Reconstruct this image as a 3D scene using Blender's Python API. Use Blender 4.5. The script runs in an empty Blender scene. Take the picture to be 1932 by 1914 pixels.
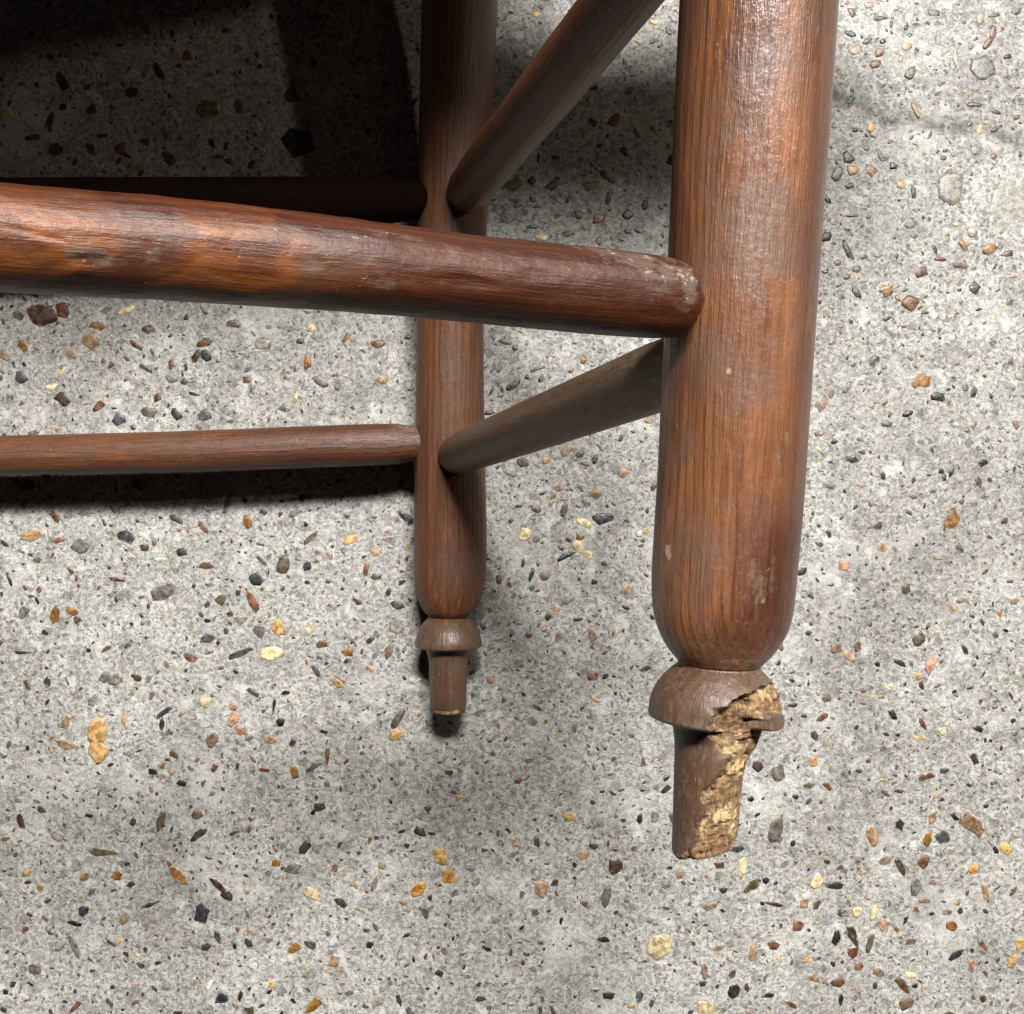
import bpy, math, random
import numpy as np
from mathutils import Vector

random.seed(7)
RNG = np.random.default_rng(11)
SC = bpy.context.scene
COL = SC.collection
H = 0.56            # camera height above the floor (m)
F = 1932.0          # focal length in units of the picture width

# ------------------------------------------------------------------ camera, world, lamps
cam = bpy.data.cameras.new("camera")
cam.sensor_fit = 'HORIZONTAL'
cam.sensor_width = 36.0
cam.lens = 36.0
cam.clip_start = 0.01
cam.clip_end = 100.0
camo = bpy.data.objects.new("camera", cam)
camo.location = (0, 0, H)
camo.rotation_euler = (0, 0, 0)
COL.objects.link(camo)
SC.camera = camo

w = bpy.data.worlds.new("World")
SC.world = w
w.use_nodes = True
w.node_tree.nodes["Background"].inputs[0].default_value = (0.80, 0.90, 1.0, 1)
w.node_tree.nodes["Background"].inputs[1].default_value = 0.010

def lamp(name, loc, target, size, power, colour, size_y=None):
    d = bpy.data.lights.new(name, 'AREA')
    d.energy = power
    d.color = colour
    if size_y:
        d.shape = 'RECTANGLE'
        d.size = size
        d.size_y = size_y
    else:
        d.shape = 'DISK'
        d.size = size
    o = bpy.data.objects.new(name, d)
    o.location = loc
    o.rotation_euler = (Vector(target) - Vector(loc)).to_track_quat('-Z', 'Y').to_euler()
    COL.objects.link(o)
    return o

lamp("ceiling_lamp", (0.45, 1.52, 2.60), (0, 0, 0), 1.05, 234, (1.0, 0.985, 0.955), 0.31)
lamp("side_lamp", (2.3, 0.80, 1.75), (0, 0.1, 0), 0.09, 9.0, (1.0, 0.90, 0.74))

SC.view_settings.view_transform = 'Standard'
SC.view_settings.look = 'None'
SC.view_settings.exposure = 0.0
SC.view_settings.gamma = 1.0

# ------------------------------------------------------------------ helpers
def P(px, py, D):
    """metres from a measured picture position (1932 wide) and distance below the camera"""
    return np.array([(px - 966.0) / F * D, (957.0 - py) / F * D, H - D])

def hash3(ix, iy, iz, seed):
    h = (ix * 374761393 + iy * 668265263 + iz * 2147483647 + seed * 1274126177) & 0xFFFFFFFF
    h = ((h ^ (h >> 13)) * 1274126177) & 0xFFFFFFFF
    h = (h ^ (h >> 16)) & 0xFFFFFFFF
    return h / 4294967295.0

def vnoise(p, seed=0):
    p = np.asarray(p, float)
    i = np.floor(p).astype(np.int64)
    f = p - i
    f = f * f * (3 - 2 * f)
    r = 0
    for dx in (0, 1):
        for dy in (0, 1):
            for dz in (0, 1):
                wgt = (f[..., 0] if dx else 1 - f[..., 0]) * (f[..., 1] if dy else 1 - f[..., 1]) * (f[..., 2] if dz else 1 - f[..., 2])
                r = r + wgt * hash3(i[..., 0] + dx, i[..., 1] + dy, i[..., 2] + dz, seed)
    return r

def fbm(p, octv=4, seed=0):
    a, s, t = 0.5, 0.0, 0.0
    p = np.asarray(p, float)
    for k in range(octv):
        s = s + a * vnoise(p * (2 ** k), seed + k * 17)
        t += a
        a *= 0.5
    return s / t

def sstep(a, b, x):
    t = np.clip((x - a) / (b - a), 0, 1)
    return t * t * (3 - 2 * t)

def mesh_from(name, V, Fc, smooth=True):
    me = bpy.data.meshes.new(name)
    V = np.asarray(V, np.float32)
    if isinstance(Fc, np.ndarray):
        k = Fc.shape[1]
        me.vertices.add(len(V))
        me.vertices.foreach_set("co", V.ravel())
        me.loops.add(Fc.size)
        me.loops.foreach_set("vertex_index", Fc.ravel().astype(np.int32))
        me.polygons.add(len(Fc))
        me.polygons.foreach_set("loop_start", np.arange(0, Fc.size, k, dtype=np.int32))
        me.update(calc_edges=True)
    else:
        me.from_pydata(V.tolist(), [], Fc)
        me.update()
    if smooth:
        me.polygons.foreach_set("use_smooth", [True] * len(me.polygons))
    return me

def vattr(me, name, data, kind='FLOAT'):
    a = me.attributes.new(name, kind, 'POINT')
    key = {'FLOAT': 'value', 'FLOAT_VECTOR': 'vector', 'FLOAT_COLOR': 'color'}[kind]
    a.data.foreach_set(key, np.asarray(data, np.float32).ravel())

def link(name, me, mat=None, parent=None, loc=None):
    o = bpy.data.objects.new(name, me)
    COL.objects.link(o)
    if mat and not me.materials:
        me.materials.append(mat)
    if parent is not None:
        o.parent = parent
    if loc is not None:
        o.location = loc
    return o

# ---- node helper
class NT:
    def __init__(s, name):
        s.m = bpy.data.materials.new(name)
        s.m.use_nodes = True
        s.t = s.m.node_tree
        s.bsdf = s.t.nodes["Principled BSDF"]
    def n(s, typ, **kw):
        nd = s.t.nodes.new(typ)
        for k, v in kw.items():
            setattr(nd, k, v)
        return nd
    def l(s, a, b):
        s.t.links.new(a, b)
    def setin(s, sock, v):
        if isinstance(v, bpy.types.NodeSocket):
            s.l(v, sock)
        elif isinstance(v, (tuple, list)) and len(v) == 3 and sock.type == 'RGBA':
            sock.default_value = (*v, 1)
        else:
            sock.default_value = v
    def math(s, op, a, b=0.0, c=0.0, clamp=False):
        nd = s.n('ShaderNodeMath', operation=op, use_clamp=clamp)
        s.setin(nd.inputs[0], a); s.setin(nd.inputs[1], b); s.setin(nd.inputs[2], c)
        return nd.outputs[0]
    def vmul(s, v, k):
        nd = s.n('ShaderNodeVectorMath', operation='MULTIPLY')
        s.setin(nd.inputs[0], v); nd.inputs[1].default_value = k
        return nd.outputs[0]
    def vadd(s, v, k):
        nd = s.n('ShaderNodeVectorMath', operation='ADD')
        s.setin(nd.inputs[0], v); s.setin(nd.inputs[1], k)
        return nd.outputs[0]
    def mix(s, f, a, b, bt='MIX'):
        nd = s.n('ShaderNodeMix', data_type='RGBA', blend_type=bt)
        s.setin(nd.inputs[0], f); s.setin(nd.inputs[6], a); s.setin(nd.inputs[7], b)
        return nd.outputs[2]
    def noise(s, v, scale, detail=3, rough=0.55, dist=0.0, col=False):
        nd = s.n('ShaderNodeTexNoise')
        s.setin(nd.inputs['Vector'], v)
        nd.inputs['Scale'].default_value = scale
        nd.inputs['Detail'].default_value = detail
        nd.inputs['Roughness'].default_value = rough
        nd.inputs['Distortion'].default_value = dist
        return nd.outputs[1 if col else 0]
    def ramp(s, f, lo, hi):
        nd = s.n('ShaderNodeMapRange', interpolation_type='SMOOTHSTEP')
        s.setin(nd.inputs[0], f)
        nd.inputs[1].default_value = lo; nd.inputs[2].default_value = hi
        return nd.outputs[0]
    def attr(s, name):
        return s.n('ShaderNodeAttribute', attribute_name=name)

# ------------------------------------------------------------------ materials
def concrete():
    m = NT("weathered_concrete")
    geo = m.n('ShaderNodeNewGeometry')
    pos = geo.outputs['Position']
    warp = m.noise(pos, 160, 2, 0.5, col=True)
    wp = m.vadd(pos, m.vmul(warp, (0.006, 0.006, 0.0)))
    broad = m.noise(pos, 9, 4, 0.6)
    mid = m.noise(pos, 55, 4, 0.6)
    fine = m.noise(wp, 420, 4, 0.7)
    vfine = m.noise(pos, 1300, 3, 0.7)
    # mortar: pale grey sand and cement
    c = m.mix(m.ramp(broad, 0.3, 0.7), (0.56, 0.535, 0.50), (0.74, 0.72, 0.69))
    c = m.mix(m.ramp(mid, 0.35, 0.65), c, (0.60, 0.575, 0.55))
    c = m.mix(m.math('MULTIPLY', m.ramp(m.noise(pos, 30, 3, 0.6), 0.45, 0.70), 0.6), c, (0.34, 0.345, 0.335))
    c = m.mix(m.math('MULTIPLY', m.ramp(fine, 0.41, 0.59), 0.95), m.mix(1.0, c, (0.45, 0.45, 0.44), 'MULTIPLY'), c)
    # sand grains of three sizes
    for sc, thr, amt, lo in ((130, 0.45, 0.65, 0.13), (240, 0.40, 0.85, 0.08), (430, 0.42, 0.85, 0.06), (800, 0.5, 0.7, 0.05)):
        vo = m.n('ShaderNodeTexVoronoi', feature='F1')
        m.setin(vo.inputs['Vector'], wp)
        vo.inputs['Scale'].default_value = sc
        vo.inputs['Randomness'].default_value = 1.0
        sep = m.n('ShaderNodeSeparateColor')
        m.l(vo.outputs['Color'], sep.inputs[0])
        edge = m.math('SUBTRACT', 1.0, m.ramp(vo.outputs['Distance'], 0.26, 0.40))
        on = m.math('MULTIPLY', m.math('GREATER_THAN', sep.outputs[0], thr), edge)
        g = m.math('MULTIPLY_ADD', m.math('POWER', sep.outputs[1], 1.3), 0.42, lo)
        tint = m.mix(sep.outputs[2], (0.93, 1.0, 1.0), (1.12, 0.98, 0.84))
        comb = m.n('ShaderNodeCombineColor')
        for k in range(3):
            m.l(g, comb.inputs[k])
        gc = m.mix(1.0, comb.outputs[0], tint, 'MULTIPLY')
        c = m.mix(m.math('MULTIPLY', on, amt), c, gc)
    # pale crusts and tiny pits
    c = m.mix(m.math('MULTIPLY', m.ramp(vfine, 0.56, 0.68), 0.8), c, (0.82, 0.81, 0.79))
    c = m.mix(m.math('MULTIPLY', m.ramp(m.noise(wp, 640, 3, 0.6), 0.62, 0.74), 0.75), c, (0.09, 0.088, 0.08))
    c = m.mix(m.math('MULTIPLY', m.ramp(m.noise(pos, 16, 6, 0.7), 0.52, 0.66), 0.42), c, (0.84, 0.83, 0.80))
    c = m.mix(m.math('MULTIPLY', m.ramp(m.noise(pos, 7, 6, 0.66), 0.42, 0.66), 0.55), c, m.mix(1.0, c, (0.58, 0.55, 0.55), 'MULTIPLY'))
    c = m.mix(m.math('MULTIPLY', m.ramp(m.noise(wp, 95, 4, 0.7), 0.54, 0.66), 0.55), c, m.mix(1.0, c, (0.50, 0.49, 0.46), 'MULTIPLY'))
    c = m.mix(m.math('MULTIPLY', m.ramp(m.noise(wp, 60, 6, 0.78), 0.55, 0.64), 0.48), c, (0.86, 0.85, 0.82))
    pits = m.ramp(m.noise(wp, 210, 5, 0.7), 0.66, 0.72)
    c = m.mix(m.math('MULTIPLY', pits, 0.8), c, (0.12, 0.112, 0.10))
    d = m.attr("dirt").outputs['Fac']
    c = m.mix(m.math('MULTIPLY', d, 0.92), c, m.mix(m.ramp(fine, 0.3, 0.7), (0.05, 0.045, 0.04), (0.25, 0.24, 0.22)))
    c = m.mix(1.0, c, (0.745, 0.742, 0.722), 'MULTIPLY')
    m.l(c, m.bsdf.inputs['Base Color'])
    m.setin(m.bsdf.inputs['Roughness'], m.math('MULTIPLY_ADD', vfine, 0.35, 0.45))
    h = m.math('ADD', m.math('MULTIPLY', fine, 0.6), m.math('MULTIPLY', vfine, 0.4))
    h = m.math('SUBTRACT', h, m.math('MULTIPLY', pits, 0.8))
    b = m.n('ShaderNodeBump')
    b.inputs['Strength'].default_value = 1.0
    b.inputs['Distance'].default_value = 0.0009
    m.l(h, b.inputs['Height'])
    m.l(b.outputs[0], m.bsdf.inputs['Normal'])
    return m.m

def stone():
    m = NT("river_stone")
    geo = m.n('ShaderNodeNewGeometry')
    pos = geo.outputs['Position']
    a = m.attr("stone_colour").outputs['Color']
    n1 = m.noise(pos, 300, 5, 0.7)
    n2 = m.noise(pos, 1500, 3, 0.7)
    c = m.mix(m.ramp(n1, 0.35, 0.65), m.mix(1.0, a, (0.50, 0.46, 0.42), 'MULTIPLY'), m.mix(1.0, a, (1.35, 1.35, 1.30), 'MULTIPLY'))
    c = m.mix(m.math('MULTIPLY', m.ramp(n2, 0.60, 0.75), 0.55), c, (0.42, 0.41, 0.39))
    film = m.attr("film").outputs['Fac']       # cement film left on the rim
    c = m.mix(m.math('MULTIPLY', m.ramp(m.math('ADD', film, m.math('MULTIPLY', m.math('SUBTRACT', n1, 0.5), 2.0)), 0.45, 0.85), 0.85), c, m.mix(m.ramp(n2, 0.4, 0.6), (0.30, 0.29, 0.27), (0.52, 0.51, 0.48)))
    c = m.mix(1.0, c, (0.78, 0.76, 0.72), 'MULTIPLY')
    m.l(c, m.bsdf.inputs['Base Color'])
    m.setin(m.bsdf.inputs['Roughness'], m.math('MULTIPLY_ADD', n1, 0.5, 0.12))
    b = m.n('ShaderNodeBump')
    b.inputs['Strength'].default_value = 0.5
    b.inputs['Distance'].default_value = 0.0008
    m.l(n1, b.inputs['Height'])
    m.l(b.outputs[0], m.bsdf.inputs['Normal'])
    return m.m

def wood(name, dark, mid, light, dustc=(0.16, 0.13, 0.11), dust=0.12, rough=0.36, ring=0.5, coat=0.25, porous=0.40, spec=0.36):
    m = NT(name)
    g = m.attr("grain").outputs['Vector']
    tone = m.attr("tone").outputs['Fac']
    wear = m.attr("wear").outputs['Fac']
    raw = m.attr("raw").outputs['Fac']
    gs = m.vmul(g, (1, 1, 0.035))
    sway = m.vmul(m.noise(m.vmul(g, (1, 1, 0.22)), 38, 2, 0.5, col=True), (0.004, 0.004, 0))
    gs2 = m.vadd(gs, sway)
    streak = m.noise(gs2, 400, 5, 0.68)
    broad = m.noise(gs2, 110, 3, 0.55)
    blotch = m.noise(g, 42, 5, 0.65)
    fine = m.noise(m.vmul(g, (1, 1, 0.12)), 1900, 3, 0.7)
    wv = m.n('ShaderNodeTexWave', wave_type='BANDS', bands_direction='X', wave_profile='SAW')
    m.setin(wv.inputs['Vector'], m.vadd(gs2, sway))
    wv.inputs['Scale'].default_value = 115
    wv.inputs['Distortion'].default_value = 5.0
    wv.inputs['Detail'].default_value = 2.0
    wv.inputs['Detail Scale'].default_value = 0.5
    line = m.math('MULTIPLY', m.ramp(wv.outputs['Fac'], 0.45, 0.95), m.ramp(broad, 0.35, 0.6))
    c = m.mix(m.ramp(broad, 0.32, 0.68), mid, light)
    c = m.mix(m.math('MULTIPLY', m.ramp(streak, 0.38, 0.62), 0.55), m.mix(0.6, c, dark), c)
    c = m.mix(m.math('MULTIPLY', line, ring), c, dark)
    c = m.mix(m.math('MULTIPLY', m.ramp(m.math('ADD', blotch, m.math('MULTIPLY', m.math('SUBTRACT', streak, 0.5), 0.35)), 0.49, 0.62), 0.72), c, m.mix(0.45, dark, dustc))
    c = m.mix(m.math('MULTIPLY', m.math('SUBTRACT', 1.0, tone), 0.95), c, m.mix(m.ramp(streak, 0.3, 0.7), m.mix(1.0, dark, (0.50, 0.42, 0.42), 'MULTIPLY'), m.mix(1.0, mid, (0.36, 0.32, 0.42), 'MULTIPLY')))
    # dust and rubbed finish
    scuff = m.noise(m.vmul(g, (1, 1, 0.5)), 420, 6, 0.8)
    dm = m.ramp(m.math('ADD', m.math('MULTIPLY', scuff, 1.5), m.math('MULTIPLY', wear, 0.38)), 0.85, 1.12)
    dm = m.math('MULTIPLY', dm, 0.75)
    c = m.mix(m.math('MULTIPLY', dm, m.math('ADD', dust, wear, clamp=True)), c, dustc)
    fleck = m.math('MULTIPLY', m.ramp(m.noise(m.vmul(g, (1, 1, 0.3)), 85, 5, 0.75), 0.54, 0.68), m.ramp(streak, 0.36, 0.58))
    c = m.mix(m.math('MULTIPLY', m.math('MULTIPLY', fleck, tone), 0.55), c, m.mix(1.0, light, (1.35, 1.15, 0.80), 'MULTIPLY'))
    pale = m.ramp(m.math('ADD', m.noise(m.vmul(g, (1, 1, 0.6)), 620, 3, 0.7), m.math('MULTIPLY', wear, 0.16)), 0.72, 0.78)
    c = m.mix(m.math('MULTIPLY', pale, min(0.65, dust * 5.0)), c, (0.46, 0.37, 0.31))
    pore = m.ramp(m.noise(m.vmul(gs2, (1, 1, 1.6)), 1500, 2, 0.6), 0.38, 0.50)
    c = m.mix(m.math('MULTIPLY', m.math('SUBTRACT', 1.0, pore), porous), c, m.mix(1.0, c, (0.42, 0.36, 0.34), 'MULTIPLY'))
    c = m.mix(1.0, c, (0.84, 0.80, 0.70), 'MULTIPLY')
    # raw wood where the finish is gone
    rn = m.noise(m.vmul(g, (1, 1, 0.4)), 300, 5, 0.7)
    rn2 = m.noise(g, 700, 5, 0.75)
    rb = m.noise(g, 130, 4, 0.6)
    rc = m.mix(m.ramp(rn2, 0.36, 0.64), (0.12, 0.066, 0.031), (0.35, 0.215, 0.105))
    rc = m.mix(m.ramp(m.math('ADD', rb, m.math('MULTIPLY', m.math('SUBTRACT', rn, 0.5), 0.7)), 0.50, 0.66), rc, (0.52, 0.37, 0.19))
    rc = m.mix(m.math('MULTIPLY', m.ramp(m.attr("pit").outputs['Fac'], 0.30, 0.9), 0.85), rc, (0.075, 0.04, 0.022))
    edge = m.math('ADD', raw, m.math('MULTIPLY', m.math('MULTIPLY', m.math('SUBTRACT', rn2, 0.5), 1.3), m.math('MULTIPLY', raw, 5.0, clamp=True)))
    c = m.mix(m.math('MULTIPLY', m.ramp(edge, 0.02, 0.45), 0.75), c, (0.17, 0.105, 0.062))
    c = m.mix(m.ramp(edge, 0.38, 0.72), c, rc)
    m.l(c, m.bsdf.inputs['Base Color'])
    r = m.math('MULTIPLY_ADD', streak, 0.25, rough - 0.10)
    r = m.math('ADD', r, m.math('MULTIPLY', dm, 0.18))
    r = m.math('ADD', r, m.math('MULTIPLY', raw, 0.4), clamp=True)
    m.l(r, m.bsdf.inputs['Roughness'])
    m.setin(m.bsdf.inputs['Coat Weight'], m.math('MULTIPLY', m.math('SUBTRACT', 1.0, raw, clamp=True), coat))
    m.setin(m.bsdf.inputs['Coat Roughness'], m.math('MULTIPLY_ADD', m.ramp(blotch, 0.4, 0.62), 0.22, 0.15))
    h = m.math('ADD', m.math('MULTIPLY', streak, 0.5), m.math('ADD', m.math('MULTIPLY', fine, 0.25), m.math('MULTIPLY', scuff, 0.35)))
    m.bsdf.inputs['Specular IOR Level'].default_value = spec
    h = m.math('ADD', h, m.math('MULTIPLY', line, -0.35))
    h = m.math('ADD', h, m.math('MULTIPLY', pore, 0.30 * porous))
    h = m.math('ADD', h, m.math('MULTIPLY', blotch, 1.6))
    h = m.math('ADD', h, m.math('MULTIPLY', m.math('MULTIPLY', raw, rn2), 2.4))
    b = m.n('ShaderNodeBump')
    b.inputs['Strength'].default_value = 0.7
    b.inputs['Distance'].default_value = 0.0006
    m.l(h, b.inputs['Height'])
    m.l(b.outputs[0], m.bsdf.inputs['Normal'])
    m.l(b.outputs[0], m.bsdf.inputs['Coat Normal'])
    return m.m

CONCRETE = concrete()
STONE = stone()
W_LEG = wood("stained_wood", (0.085, 0.029, 0.013), (0.240, 0.090, 0.041), (0.345, 0.148, 0.064), dustc=(0.19, 0.125, 0.10), ring=0.80, rough=0.37, coat=0.50)
W_FRONT = wood("orange_stained_wood", (0.060, 0.016, 0.008), (0.215, 0.062, 0.016), (0.36, 0.122, 0.027), dustc=(0.13, 0.095, 0.08), ring=0.15, rough=0.42, coat=0.08, porous=0.20)
W_BACK = wood("brown_stained_wood", (0.062, 0.022, 0.011), (0.155, 0.060, 0.030), (0.225, 0.098, 0.050), dustc=(0.17, 0.10, 0.08), ring=0.45, rough=0.46, coat=0.10)
W_SHADE = wood("shade_darkened_wood", (0.008, 0.004, 0.002), (0.018, 0.007, 0.004), (0.030, 0.011, 0.006), dustc=(0.012, 0.008, 0.006), dust=0.0, ring=0.35, rough=0.9, coat=0.0, spec=0.04)  # near-black colour paints in the shade on the upper back stretcher
W_DUSTY = wood("dusty_wood", (0.07, 0.034, 0.022), (0.17, 0.085, 0.055), (0.25, 0.14, 0.095), dustc=(0.20, 0.15, 0.11), dust=0.30, rough=0.5, ring=0.3, coat=0.05)
W_FOOT = wood("worn_foot_wood", (0.060, 0.030, 0.020), (0.140, 0.078, 0.052), (0.190, 0.115, 0.080), dustc=(0.23, 0.17, 0.135), dust=0.30, rough=0.40, ring=0.15, porous=0.16)

# ------------------------------------------------------------------ the concrete floor
def crack_pts():
    q = [(150, 600), (350, 655), (480, 720), (580, 785), (700, 745), (800, 795), (950, 800), (1080, 835), (1180, 820), (1300, 885), (1420, 925), (1700, 1010)]
    return [P((1600 + x / 3.19) * 0.9434, (y / 3.19) * 0.9434, H)[:2] for x, y in q]

def seg_dist(xy, pts):
    d = np.full(xy.shape[:-1], 9.0)
    for a, b in zip(pts[:-1], pts[1:]):
        ab = b - a
        t = np.clip(((xy - a) @ ab) / (ab @ ab), 0, 1)
        d = np.minimum(d, np.linalg.norm(xy - a - t[..., None] * ab, axis=-1))
    return d

HX = 0.46
def floor_height(x, y):
    p = np.stack([x, y, np.zeros_like(x)], -1)
    h = (fbm(p * 30, 2, 3) - 0.5) * 0.0006 + (fbm(p * 260, 3, 5) - 0.5) * 0.00055
    xy = np.stack([x, y], -1)
    wob = (fbm(p * 200, 4, 9) - 0.5) * 0.009
    d = seg_dist(xy, crack_pts()) + wob
    cr = np.maximum(0.55 * (1 - sstep(0.0015, 0.0070, d)), 1 - sstep(0.0002, 0.0022, d))
    h = h - cr * (0.0012 + 0.0014 * (fbm(p * 500, 2, 21) - 0.3))
    edge = sstep(HX, HX - 0.02, np.maximum(abs(x), abs(y)))
    return h * edge, cr * edge

def build_floor():
    N = 560
    g = np.linspace(-HX, HX, N)
    X, Y = np.meshgrid(g, g)
    Z, cr = floor_height(X, Y)
    V = np.stack([X, Y, Z], -1).reshape(-1, 3)
    i = np.arange(N * N).reshape(N, N)
    Fq = np.stack([i[:-1, :-1], i[:-1, 1:], i[1:, 1:], i[1:, :-1]], -1).reshape(-1, 4)
    big = 3.0
    o = len(V)
    out = np.array([(-big, -big, 0), (big, -big, 0), (big, big, 0), (-big, big, 0)])
    c = [i[0, 0], i[0, -1], i[-1, -1], i[-1, 0]]
    ring = np.array([(o + k, o + (k + 1) % 4, c[(k + 1) % 4], c[k]) for k in range(4)])
    V = np.vstack([V, out])
    me = mesh_from("concrete_floor", V, np.vstack([Fq, ring]))
    vattr(me, "dirt", np.concatenate([cr.ravel(), np.zeros(4)]))
    ob = link("concrete_floor", me, CONCRETE)
    ob["kind"] = "structure"
    ob["label"] = "pale grey worn concrete floor full of exposed pebbles"
    return ob

FLOOR = build_floor()

CC = dict(
    k=(0.022, 0.022, 0.022), s=(0.075, 0.085, 0.095), S=(0.04, 0.045, 0.055), g=(0.20, 0.20, 0.19), G=(0.30, 0.295, 0.27),
    b=(0.15, 0.075, 0.038), B=(0.075, 0.042, 0.028), r=(0.22, 0.100, 0.055), R=(0.13, 0.045, 0.025), a=(0.60, 0.30, 0.075),
    A=(0.27, 0.13, 0.032), o=(0.13, 0.105, 0.06), O=(0.07, 0.056, 0.032), c=(0.78, 0.64, 0.40), t=(0.38, 0.25, 0.14),
    p=(0.48, 0.29, 0.20), m=(0.18, 0.155, 0.145), M=(0.34, 0.31, 0.29), w=(0.8, 0.78, 0.74), y=(0.66, 0.56, 0.36),
    e=(0.62, 0.39, 0.17), n=(0.22, 0.14, 0.095))

def stone_geo(L, W, ang, rnd, h=0.00035, n=None, square=0.0):
    n = n or rnd.randint(5, 9)
    th0 = rnd.random() * 6.28
    pts = []
    pw = rnd.uniform(0.75, 1.0)
    for k in range(n):
        t = th0 + 2 * math.pi * (k + rnd.uniform(-0.28, 0.28)) / n
        r = rnd.uniform(0.66, 1.12)
        pts.append((0.5 * L * r * math.copysign(abs(math.cos(t)) ** pw, math.cos(t)), 0.5 * W * r * math.copysign(abs(math.sin(t)) ** pw, math.sin(t))))
    ca, sa = math.cos(ang), math.sin(ang)
    q = [(x * ca - y * sa, x * sa + y * ca) for x, y in pts]
    V = [(x, y, -0.0008) for x, y in q] + [(x * 0.97, y * 0.97, h * 0.35) for x, y in q] + [(x * 0.70, y * 0.70, h * rnd.uniform(0.8, 1.2)) for x, y in q] + [(0, 0, h * 1.15)]
    Fc = []
    for k in range(n):
        j = (k + 1) % n
        Fc += [(k, j, n + j, n + k), (n + k, n + j, 2 * n + j, 2 * n + k), (2 * n + k, 2 * n + j, 3 * n)]
    fb = rnd.uniform(-0.15, 0.35)
    film = [1.0] * n + [0.60 + fb] * n + [rnd.uniform(-0.2, 0.3) + fb for _ in range(n)] + [fb]
    return V, Fc, film

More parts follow.
